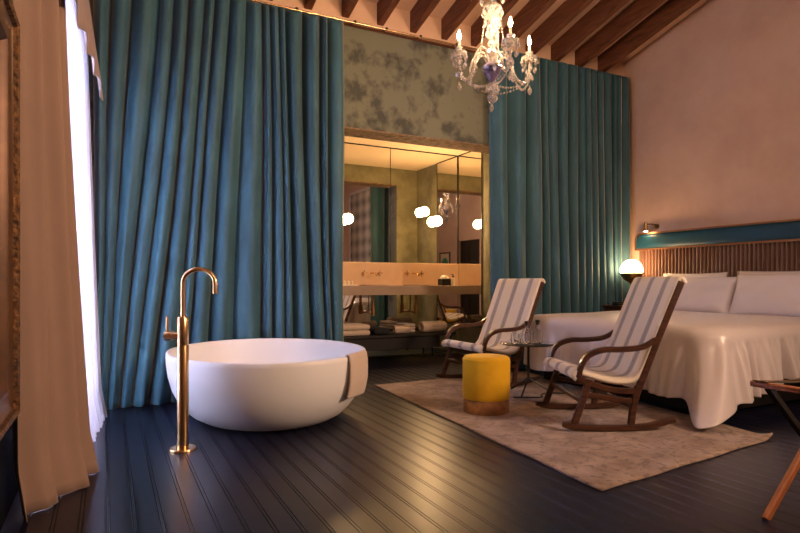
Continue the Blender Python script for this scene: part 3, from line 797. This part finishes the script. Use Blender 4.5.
for ins, x in ((0.021, -0.055), (0.021, -0.088), (0.026, -0.098), (0.040, -0.107), (0.065, -0.112), (0.09, -0.113)):
    rings.append(ringv(rail_profile(ins), x))
for a_, b_ in zip(rings, rings[1:]):
    m_ = len(a_)
    for k in range(m_): bm.faces.new((a_[k], a_[(k+1) % m_], b_[(k+1) % m_], b_[k]))
bm.faces.new(rings[-1])
obj('padded_rail', bm, M['blue_velvet'], t, angle=80)
# reading light above the headboard
t = thing('reading_light', 'small brass reading light mounted above the far end of the headboard', 'lamp', (XR, 4.90, 1.70))
bm = B(); lathe(bm, [(0, 0), (0.03, 0), (0.03, 0.012), (0, 0.014)], seg=18, M=Matrix.Rotation(-PI/2, 4, 'Y')); obj('wall_mount', bm, M['brass_dark'], t)
bm = B(); tube(bm, lerp_path([(-0.012, 0, 0), (-0.05, 0, 0.02), (-0.11, 0.015, 0.025), (-0.155, 0.03, 0.02)], 5), 0.007, 8); obj('arm', bm, M['brass_dark'], t)
bm = B(); tube(bm, [(-0.155, 0.04, 0.045), (-0.155, 0.04, -0.065)], [0.020, 0.027], 16); obj('lamp_head', bm, M['brass_dark'], t)
bm = B(); lathe(bm, [(0, -0.0675), (0.022, -0.0672), (0.022, -0.066), (0, -0.066)], (-0.155, 0.04, 0), 16); obj('bulb', bm, M['spot_lens'], t)
# nightstand and globe lamp
NX, NY = 5.72, 5.03
t = thing('nightstand', 'dark wooden nightstand beside the bed beneath the globe lamp', 'nightstand', (NX, NY, 0))
bm = B(); box(bm, -0.27, 0.27, -0.19, 0.19, 0.70, 0.73, 0.006); obj('top', bm, M['walnut'], t, smooth=False)
bm = B(); box(bm, -0.25, 0.26, -0.17, 0.17, 0.52, 0.70, 0.004); obj('body', bm, M['black_wood'], t, smooth=False)
bm = B(); box(bm, -0.262, -0.25, -0.16, 0.16, 0.53, 0.69, 0.003); dr = obj('drawer', bm, M['walnut'], t, smooth=False)
bm = B(); ball(bm, (-0.272, 0, 0.61), 0.011, 12); obj('knob', bm, M['brass'], dr)
for sx_ in (-0.22, 0.23):
    for sy_ in (-0.15, 0.15):
        bm = B(); tube(bm, [(sx_, sy_, 0), (sx_, sy_, 0.53)], [0.013, 0.02], 10); obj('leg', bm, M['walnut'], t)
t = thing('globe_lamp', 'glowing white globe table lamp on a brass stem, on the nightstand', 'lamp', (5.70, 4.985, 0.73))
bm = B(); lathe(bm, [(0, 0), (0.085, 0), (0.085, 0.012), (0.02, 0.02), (0.012, 0.04), (0.012, 0.26), (0.03, 0.275), (0.09, 0.312), (0.124, 0.36), (0.134, 0.392), (0.130, 0.394), (0.085, 0.325), (0, 0.285)], seg=32); obj('stand', bm, M['brass_dark'], t)
bm = B(); ball(bm, (0, 0, 0.425), 0.130, 32); obj('glass_globe', bm, M['globe'], t)
# small things on the nightstand
bm = B(); box(bm, -0.07, 0.07, -0.045, 0.045, 0, 0.022, 0.004); box(bm, -0.06, 0.065, -0.04, 0.05, 0.023, 0.04, 0.004)
o = obj('telephone_notepad', bm, M['black']); o.location = (5.53, 5.02, 0.731); tag(o, 'small dark notepad stack on the nightstand edge', 'notepad'); o.name = 'notepad'

# ------------------------------------------------------------------ chandelier
CHX, CHY = 2.74, 3.77
FW = Vector((sin(a_cam), cos(a_cam), 0))
def cr(r_, d_, z): v = FR*r_+FW*d_; return Vector((v.x, v.y, z))
CK = 0.913
t = thing('chandelier', 'crystal chandelier with three lit candle bulbs hanging from the beams', 'chandelier', (CHX*CK, CHY*CK, 1-CK))
t.scale = (CK, CK, CK)
CT = (zc(CHY*CK)-(1-CK))/CK-0.003
bm = B(); tube(bm, [(0, 0, 3.50), (0, 0, CT-0.01)], 0.006, 8); lathe(bm, [(0, CT-0.09), (0.03, CT-0.09), (0.06, CT-0.05), (0.06, CT), (0, CT)], seg=20)
obj('hanging_rod', bm, M['brass_dark'], t)
bm = B()
lathe(bm, [(0, 3.52), (0.018, 3.50), (0.03, 3.46), (0.015, 3.42), (0.05, 3.36), (0.085, 3.32), (0.055, 3.30), (0.03, 3.27), (0.035, 3.24), (0.072, 3.21), (0.078, 3.19), (0.05, 3.165), (0.055, 3.12), (0.062, 3.09), (0.045, 3.05),
           (0.030, 3.035), (0.055, 3.01), (0.057, 2.98), (0.035, 2.955), (0.022, 2.94), (0.040, 2.92), (0.036, 2.90), (0.022, 2.885), (0.040, 2.86), (0.045, 2.83), (0.034, 2.77), (0.030, 2.74), (0, 2.73)], seg=14)
obj('crystal_stem', bm, M['crystal'], t, angle=20)
bm = B(); lathe(bm, [(0.0, 2.745), (0.075, 2.735), (0.082, 2.72), (0.060, 2.675), (0.030, 2.63), (0.012, 2.60), (0, 2.60)], seg=12); obj('receiver_bowl', bm, M['purple_glass'], t, angle=15)
bm = B(); lathe(bm, [(0, 2.60), (0.02, 2.59), (0.035, 2.56), (0.02, 2.53), (0.028, 2.51), (0.045, 2.48), (0.03, 2.45), (0.015, 2.44), (0, 2.43)], seg=12); obj('finial', bm, M['crystal'], t, angle=20)
# shared drop crystal
bm = B(); lathe(bm, [(0, 0.0), (0.003, -0.006), (0.004, -0.012), (0.011, -0.026), (0.013, -0.036), (0.008, -0.050), (0, -0.058)], seg=6)
drop = obj('crystal_drop', bm, M['crystal'], t, smooth=False); first = [True]
bm = B(); ball(bm, (0, 0, 0), 0.0085, 6); bead_me = None
nd = [0]
def add_drop(p, s=1.0):
    if nd[0] >= 98: return
    nd[0] += 1
    if first[0]: first[0] = False; o = drop
    else: o = drop.copy(); C.objects.link(o)
    o.parent = t; o.location = p; o.scale = (s, s, s); o.rotation_euler = (random.uniform(-0.1, 0.1), random.uniform(-0.1, 0.1), random.uniform(0, 3))
bm.free()
arms = [(-0.265, 0.0), (0.10, -0.235), (0.32, 0.10)]
for (ar, ad) in arms:
    L = math.hypot(ar, ad); ur, ud = ar/L, ad/L
    q = lambda f, z: cr(ur*L*f, ud*L*f, z)
    bm = B(); tube(bm, lerp_path([q(0.10, 2.74), q(0.22, 2.80), q(0.36, 2.815), q(0.50, 2.76), q(0.62, 2.67), q(0.80, 2.63), q(0.96, 2.67), q(1.0, 2.76), q(1.0, 2.80)], 5), 0.0115, 10)
    arm = obj('arm', bm, M['crystal'], t)
    c = q(1.0, 0)
    bm = B(); lathe(bm, [(0, 2.80), (0.02, 2.80), (0.058, 2.822), (0.068, 2.842), (0.060, 2.842), (0.03, 2.825), (0.018, 2.83), (0.02, 2.86), (0.032, 2.885), (0.026, 2.886), (0, 2.86)], (c.x, c.y, 0), 14); obj('drip_pan', bm, M['crystal'], arm, angle=20)
    bm = B(); lathe(bm, [(0.0, 2.85), (0.011, 2.85), (0.011, 2.945), (0, 2.947)], (c.x, c.y, 0), 12); obj('candle_sleeve', bm, M['candle'], arm)
    bm = B(); lathe(bm, [(0.006, 2.945), (0.012, 2.958), (0.0145, 2.972), (0.011, 2.99), (0.005, 3.008), (0, 3.022)], (c.x, c.y, 0), 12); obj('candle_bulb', bm, M['flame'], arm)
    for k in range(9):
        a = 2*PI*k/9
        add_drop(Vector((c.x+0.062*cos(a), c.y+0.062*sin(a), 2.838)), 1.0)
        if k % 2 == 0: add_drop(Vector((c.x+0.05*cos(a), c.y+0.05*sin(a), 2.775)), 1.0)
    for k in range(3): add_drop(Vector((c.x+0.02*cos(k*2.1), c.y+0.02*sin(k*2.1), 2.72)), 1.25)
    add_drop(Vector((c.x, c.y, 2.62)), 1.5)
# bare crook arms
for an in (150, 265, 20, 85, 215):
    q = lambda f, z: cr(0.19*f*cos(rad(an)), 0.19*f*sin(rad(an)), z)
    bm = B(); tube(bm, lerp_path([q(0.12, 2.73), q(0.3, 2.84), q(0.6, 2.86), q(0.9, 2.80), q(1.0, 2.72), q(0.85, 2.68)], 5), [0.009]*26, 8); obj('crook_arm', bm, M['crystal'], t)
    add_drop(q(1.0, 2.70), 1.3)
# bead swags
def swag(p0, p1, sag, n=18):
    bm = B()
    for i in range(n+1):
        f = i/n; p = p0.lerp(p1, f); p.z -= sag*4*f*(1-f)
        ball(bm, p, 0.0085, 6)
    obj('bead_chain', bm, M['crystal'], t, smooth=False)
ends = [cr(a[0], a[1], 2.66) for a in arms]
for i in range(3):
    swag(ends[i].copy(), cr(0, 0, 2.60), 0.05, 14); swag(ends[i].copy(), ends[(i+1) % 3].copy(), 0.13, 22)
for i in range(3):
    swag(cr(arms[i][0]*0.2, arms[i][1]*0.2, 3.20), cr(arms[i][0]*0.35, arms[i][1]*0.35, 2.84), 0.02, 16)
for k in range(8):
    a = 2*PI*k/8
    add_drop(Vector((0.075*cos(a), 0.075*sin(a), 3.195)), 1.2)
    add_drop(Vector((0.060*cos(a), 0.060*sin(a), 3.10)), 1.0)
    if k % 2: add_drop(Vector((0.085*cos(a), 0.085*sin(a), 3.315)), 1.6)
    add_drop(Vector((0.045*cos(a), 0.045*sin(a), 2.585)), 1.2)
    add_drop(Vector((0.03*cos(a+0.4), 0.03*sin(a+0.4), 2.52)), 1.2)
add_drop(Vector((0, 0, 2.45)), 1.5)

# ------------------------------------------------------------------ left side: window curtains, valance, gilt frame
def path_at(P, s):
    f = s*(len(P)-1); i = min(int(f), len(P)-2); f -= i
    return Vector(P[i])*(1-f)+Vector(P[i+1])*f
def side_curtain(name, top, bot, z0, z1, m, label, amp=0.03, nf=5, seed=1, pw=1.6, thick=0.004):
    rnd = random.Random(seed); ph = [rnd.uniform(0, 6) for _ in range(4)]
    bm = B()
    def fn(s, v):
        g = (1-v)**pw
        p = path_at(top, s)*(1-g)+path_at(bot, s)*g
        t0 = path_at(top, min(s+0.02, 1))-path_at(top, max(s-0.02, 0)); nrm = Vector((t0.y, -t0.x)).normalized()
        a = amp*sin(2*PI*nf*s+ph[0]+0.5*sin(3*v+ph[2]))+amp*0.3*sin(2*PI*nf*2.3*s+ph[1]+v)
        zz = z0+(z1-z0)*v + (0.02*sin(2*PI*nf*s+ph[3]) if v == 0 else 0)*0
        pud = 0.03*max(0, 1-v*14)
        x = p.x+nrm.x*(a+pud); y = p.y+nrm.y*(a+pud)
        return Vector((max(x, XL+0.02), y, zz))
    grid(bm, nf*22, 60, fn)
    return tag(obj(name, bm, m, solid=thick), label, 'curtain')
side_curtain('window_curtain', [(-0.37, 2.82), (-0.33, 3.08), (-0.27, 3.30), (-0.235, 3.52)], [(-0.36, 2.85), (-0.27, 3.02), (-0.15, 3.22), (-0.112, 3.46)], 0.003, 3.1, M['beige'],
             'beige linen window curtain at the left, nearest the camera beside the gilt frame', 0.032, 3, 3)
side_curtain('window_curtain', [(-0.34, 4.84), (-0.25, 4.88), (-0.17, 4.92)], [(-0.34, 4.84), (-0.25, 4.88), (-0.16, 4.94)], 0.003, 3.1, M['beige'],
             'narrow strip of beige curtain at the far side of the window beyond the sheer', 0.015, 2, 5)
side_curtain('sheer_curtain', [(-0.25, 3.50), (-0.22, 4.0), (-0.20, 4.45), (-0.165, 4.84)], [(-0.20, 3.45), (-0.14, 3.95), (-0.10, 4.40), (-0.062, 4.80)], 0.003, 3.05, M['sheer'],
             'white sheer curtain glowing with daylight at the tall window', 0.022, 11, 8, 1.3, None)
# valance
bm = B()
def val(u, v):
    y = 2.9+2.02*u; 
    xb = -0.195+0.160*u; xt = -0.22+0.085*u
    zb = 2.385 + (0.045*abs(sin(u*PI*5.5)) if u < 0.91 else 0.045*max(0, 1-(u-0.91)/0.02)) + 0.03*(1-u)
    z = zb+(3.15-zb)*v
    x = xb*(1-v)+xt*v + 0.012*sin(u*PI*10)*(1-v)
    return Vector((x, y, z))
grid(bm, 60, 14, val)
def val2(u, v):
    z = 2.39+(3.15-2.39)*v; x0 = -0.04*(1-v)-0.135*v
    return Vector((x0+(XL+0.01-x0)*u, 4.92, z))
def val3(u, v): return Vector((-0.135-0.085*(1-u) + (XL+0.01+0.135+0.085*(1-u))*v, 2.9+2.02*u, 3.15))
grid(bm, 10, 2, val3)
bmesh.ops.remove_doubles(bm, verts=bm.verts, dist=0.002)
tag(obj('valance', bm, M['valance'], solid=0.006), 'taupe scalloped fabric valance over the window curtains', 'valance')

# gilt framed picture on the left wall
t = thing('framed_painting', 'large dark painting in an ornate gilt frame, cut by the left edge', 'painting', (XL+0.002, 1.9, 0))
fy0, fy1, fz0, fz1 = 1.15-1.9, 2.62-1.9, 0.49, 2.00
def frame_ring(bm, prof):
    # prof: list of (inset, x)
    rings = []
    for ins, x in prof:
        rings.append([bm.verts.new(q) for q in ((x, fy0+ins, fz0+ins), (x, fy1-ins, fz0+ins), (x, fy1-ins, fz1-ins), (x, fy0+ins, fz1-ins))])
    for a_, b_ in zip(rings, rings[1:]):
        for k in range(4): bm.faces.new((a_[k], a_[(k+1) % 4], b_[(k+1) % 4], b_[k]))
bm = B(); frame_ring(bm, [(0.0, 0.0), (0.0, 0.075), (0.008, 0.092), (0.022, 0.100), (0.036, 0.094), (0.040, 0.080)]); obj('outer_moulding', bm, M['gilt'], t, angle=30)
bm = B(); frame_ring(bm, [(0.040, 0.080), (0.055, 0.070), (0.095, 0.062), (0.10, 0.072), (0.112, 0.072), (0.125, 0.055), (0.13, 0.04)]); obj('inner_moulding', bm, M['gilt_plain'], t, angle=30)
bm = B(); box(bm, 0.005, 0.042, fy0+0.125, fy1-0.125, fz0+0.125, fz1-0.125); obj('canvas', bm, M['canvas'], t, smooth=False)
# small framed print further along, seen in the mirror
t = thing('framed_print', 'small black framed print with green circle, seen only in the bathroom mirror', 'print', (XL, -1.35, 1.55))
bm = B()
for y0, y1, z0, z1 in ((-0.3, -0.27, -0.3, 0.4), (0.27, 0.3, -0.3, 0.4), (-0.3, 0.3, 0.37, 0.4), (-0.3, 0.3, -0.3, -0.27)): box(bm, 0, 0.03, y0, y1, z0, z1)
obj('frame', bm, M['black'], t, smooth=False)
bm = B(); box(bm, 0.002, 0.012, -0.27, 0.27, -0.27, 0.37); obj('paper', bm, M['cream_paper'], t, smooth=False)
bm = B(); lathe(bm, [(0, 0), (0.18, 0), (0.18, 0.003), (0, 0.003)], seg=30, M=Matrix.Translation((0.012, 0, 0.05)) @ Matrix.Rotation(PI/2, 4, 'Y')); obj('printed_circle', bm, M['green_art'], t)

# ------------------------------------------------------------------ luggage rack
LX, LY = 2.82, 1.22
t = thing('luggage_rack', 'folding wooden luggage rack with striped straps at the right edge', 'luggage rack', (LX, LY, 0))
HX, HYY, HZ = 0.27, 0.35, 0.555
for s in (-1, 1):
    bm = B(); tube(bm, [(s*HX, -HYY, HZ), (s*HX, HYY, HZ)], 0, sq=(0.030, 0.026)); obj('top_rail', bm, M['rack_wood'], t)
for sy_ in (-1, 1):
    yy = sy_*(HYY-0.10)
    bm = B(); tube(bm, [(HX-0.005, yy, HZ-0.01), (-HX-0.07, yy+0.0, 0.0)], 0, up=Vector((0, 1, 0)), sq=(0.034, 0.026)); obj('leg', bm, M['rack_wood'], t)
    bm = B(); tube(bm, [(-HX+0.005, yy+0.032, HZ-0.01), (HX+0.07, yy+0.032, 0.0)], 0, up=Vector((0, 1, 0)), sq=(0.034, 0.026)); obj('leg', bm, M['black_wood'], t)
strap_y = (-0.27, 0.0, 0.305)
for y0 in strap_y:
    bm = B()
    grid(bm, 20, 1, lambda u, v: Vector((-HX-0.02+u*2*(HX+0.02), y0-0.03+v*0.06, HZ+0.017-0.02*sin(PI*u)))); st = obj('strap', bm, M['black'], t, solid=0.003)
    for dy in (-0.018, 0.018):
        bm = B(); grid(bm, 20, 1, lambda u, v: Vector((-HX-0.022+u*2*(HX+0.022), y0+dy-0.004+v*0.008, HZ+0.0195-0.02*sin(PI*u)))); obj('strap_stripe', bm, M['brass_dark'], st, solid=0.002)

# ------------------------------------------------------------------ light
w = bpy.data.worlds.new('World'); bpy.context.scene.world = w; w.use_nodes = True
w.node_tree.nodes['Background'].inputs['Color'].default_value = (0.72, 0.74, 1.0, 1)
w.node_tree.nodes['Background'].inputs['Strength'].default_value = 1.6
def area(name, loc, rot, sx, sy, e, col, spread=180):
    L = bpy.data.lights.new(name, 'AREA'); L.shape = 'RECTANGLE'; L.size = sx; L.size_y = sy; L.energy = e; L.color = col; L.spread = rad(spread)
    o = bpy.data.objects.new(name, L); C.objects.link(o); o.location = loc; o.rotation_euler = rot; return o
area('daylight', (XL-0.35, (WY0+WY1)/2, 1.5), (0, -PI/2, 0), 2.6, 1.3, 230, (0.66, 0.72, 1.0))

L = area('warm_fill_side', (4.8, -1.2, 2.9), (0, 0, 0), 0.9, 0.9, 75, (1.0, 0.66, 0.44), 95)  # added warm fill light without a fixture, behind the camera, aimed at the left curtain
L.rotation_euler = (Vector((0.9, 4.6, 1.5))-Vector((4.8, -1.2, 2.9))).to_track_quat('-Z', 'Y').to_euler()
L = area('warm_fill_rear', (2.0, -1.2, 4.3), (rad(35), 0, 0), 1.5, 1.0, 42, (1.0, 0.70, 0.50))  # second added fill under the rear ceiling, unseen, for general warm light

# ------------------------------------------------------------------ camera
cam = bpy.data.cameras.new('camera'); co = bpy.data.objects.new('camera', cam); C.objects.link(co)
co.location = (0, 0, 1.0); co.rotation_euler = (PI/2, 0, -a_cam)
cam.sensor_width = 36; cam.lens = 575/800*36; cam.shift_y = 16.5/800; cam.clip_start = 0.02
bpy.context.scene.camera = co
vs = bpy.context.scene.view_settings
vs.view_transform = 'Standard'; vs.look = 'None'; vs.gamma = 1; vs.use_curve_mapping = False; vs.exposure = 0.25
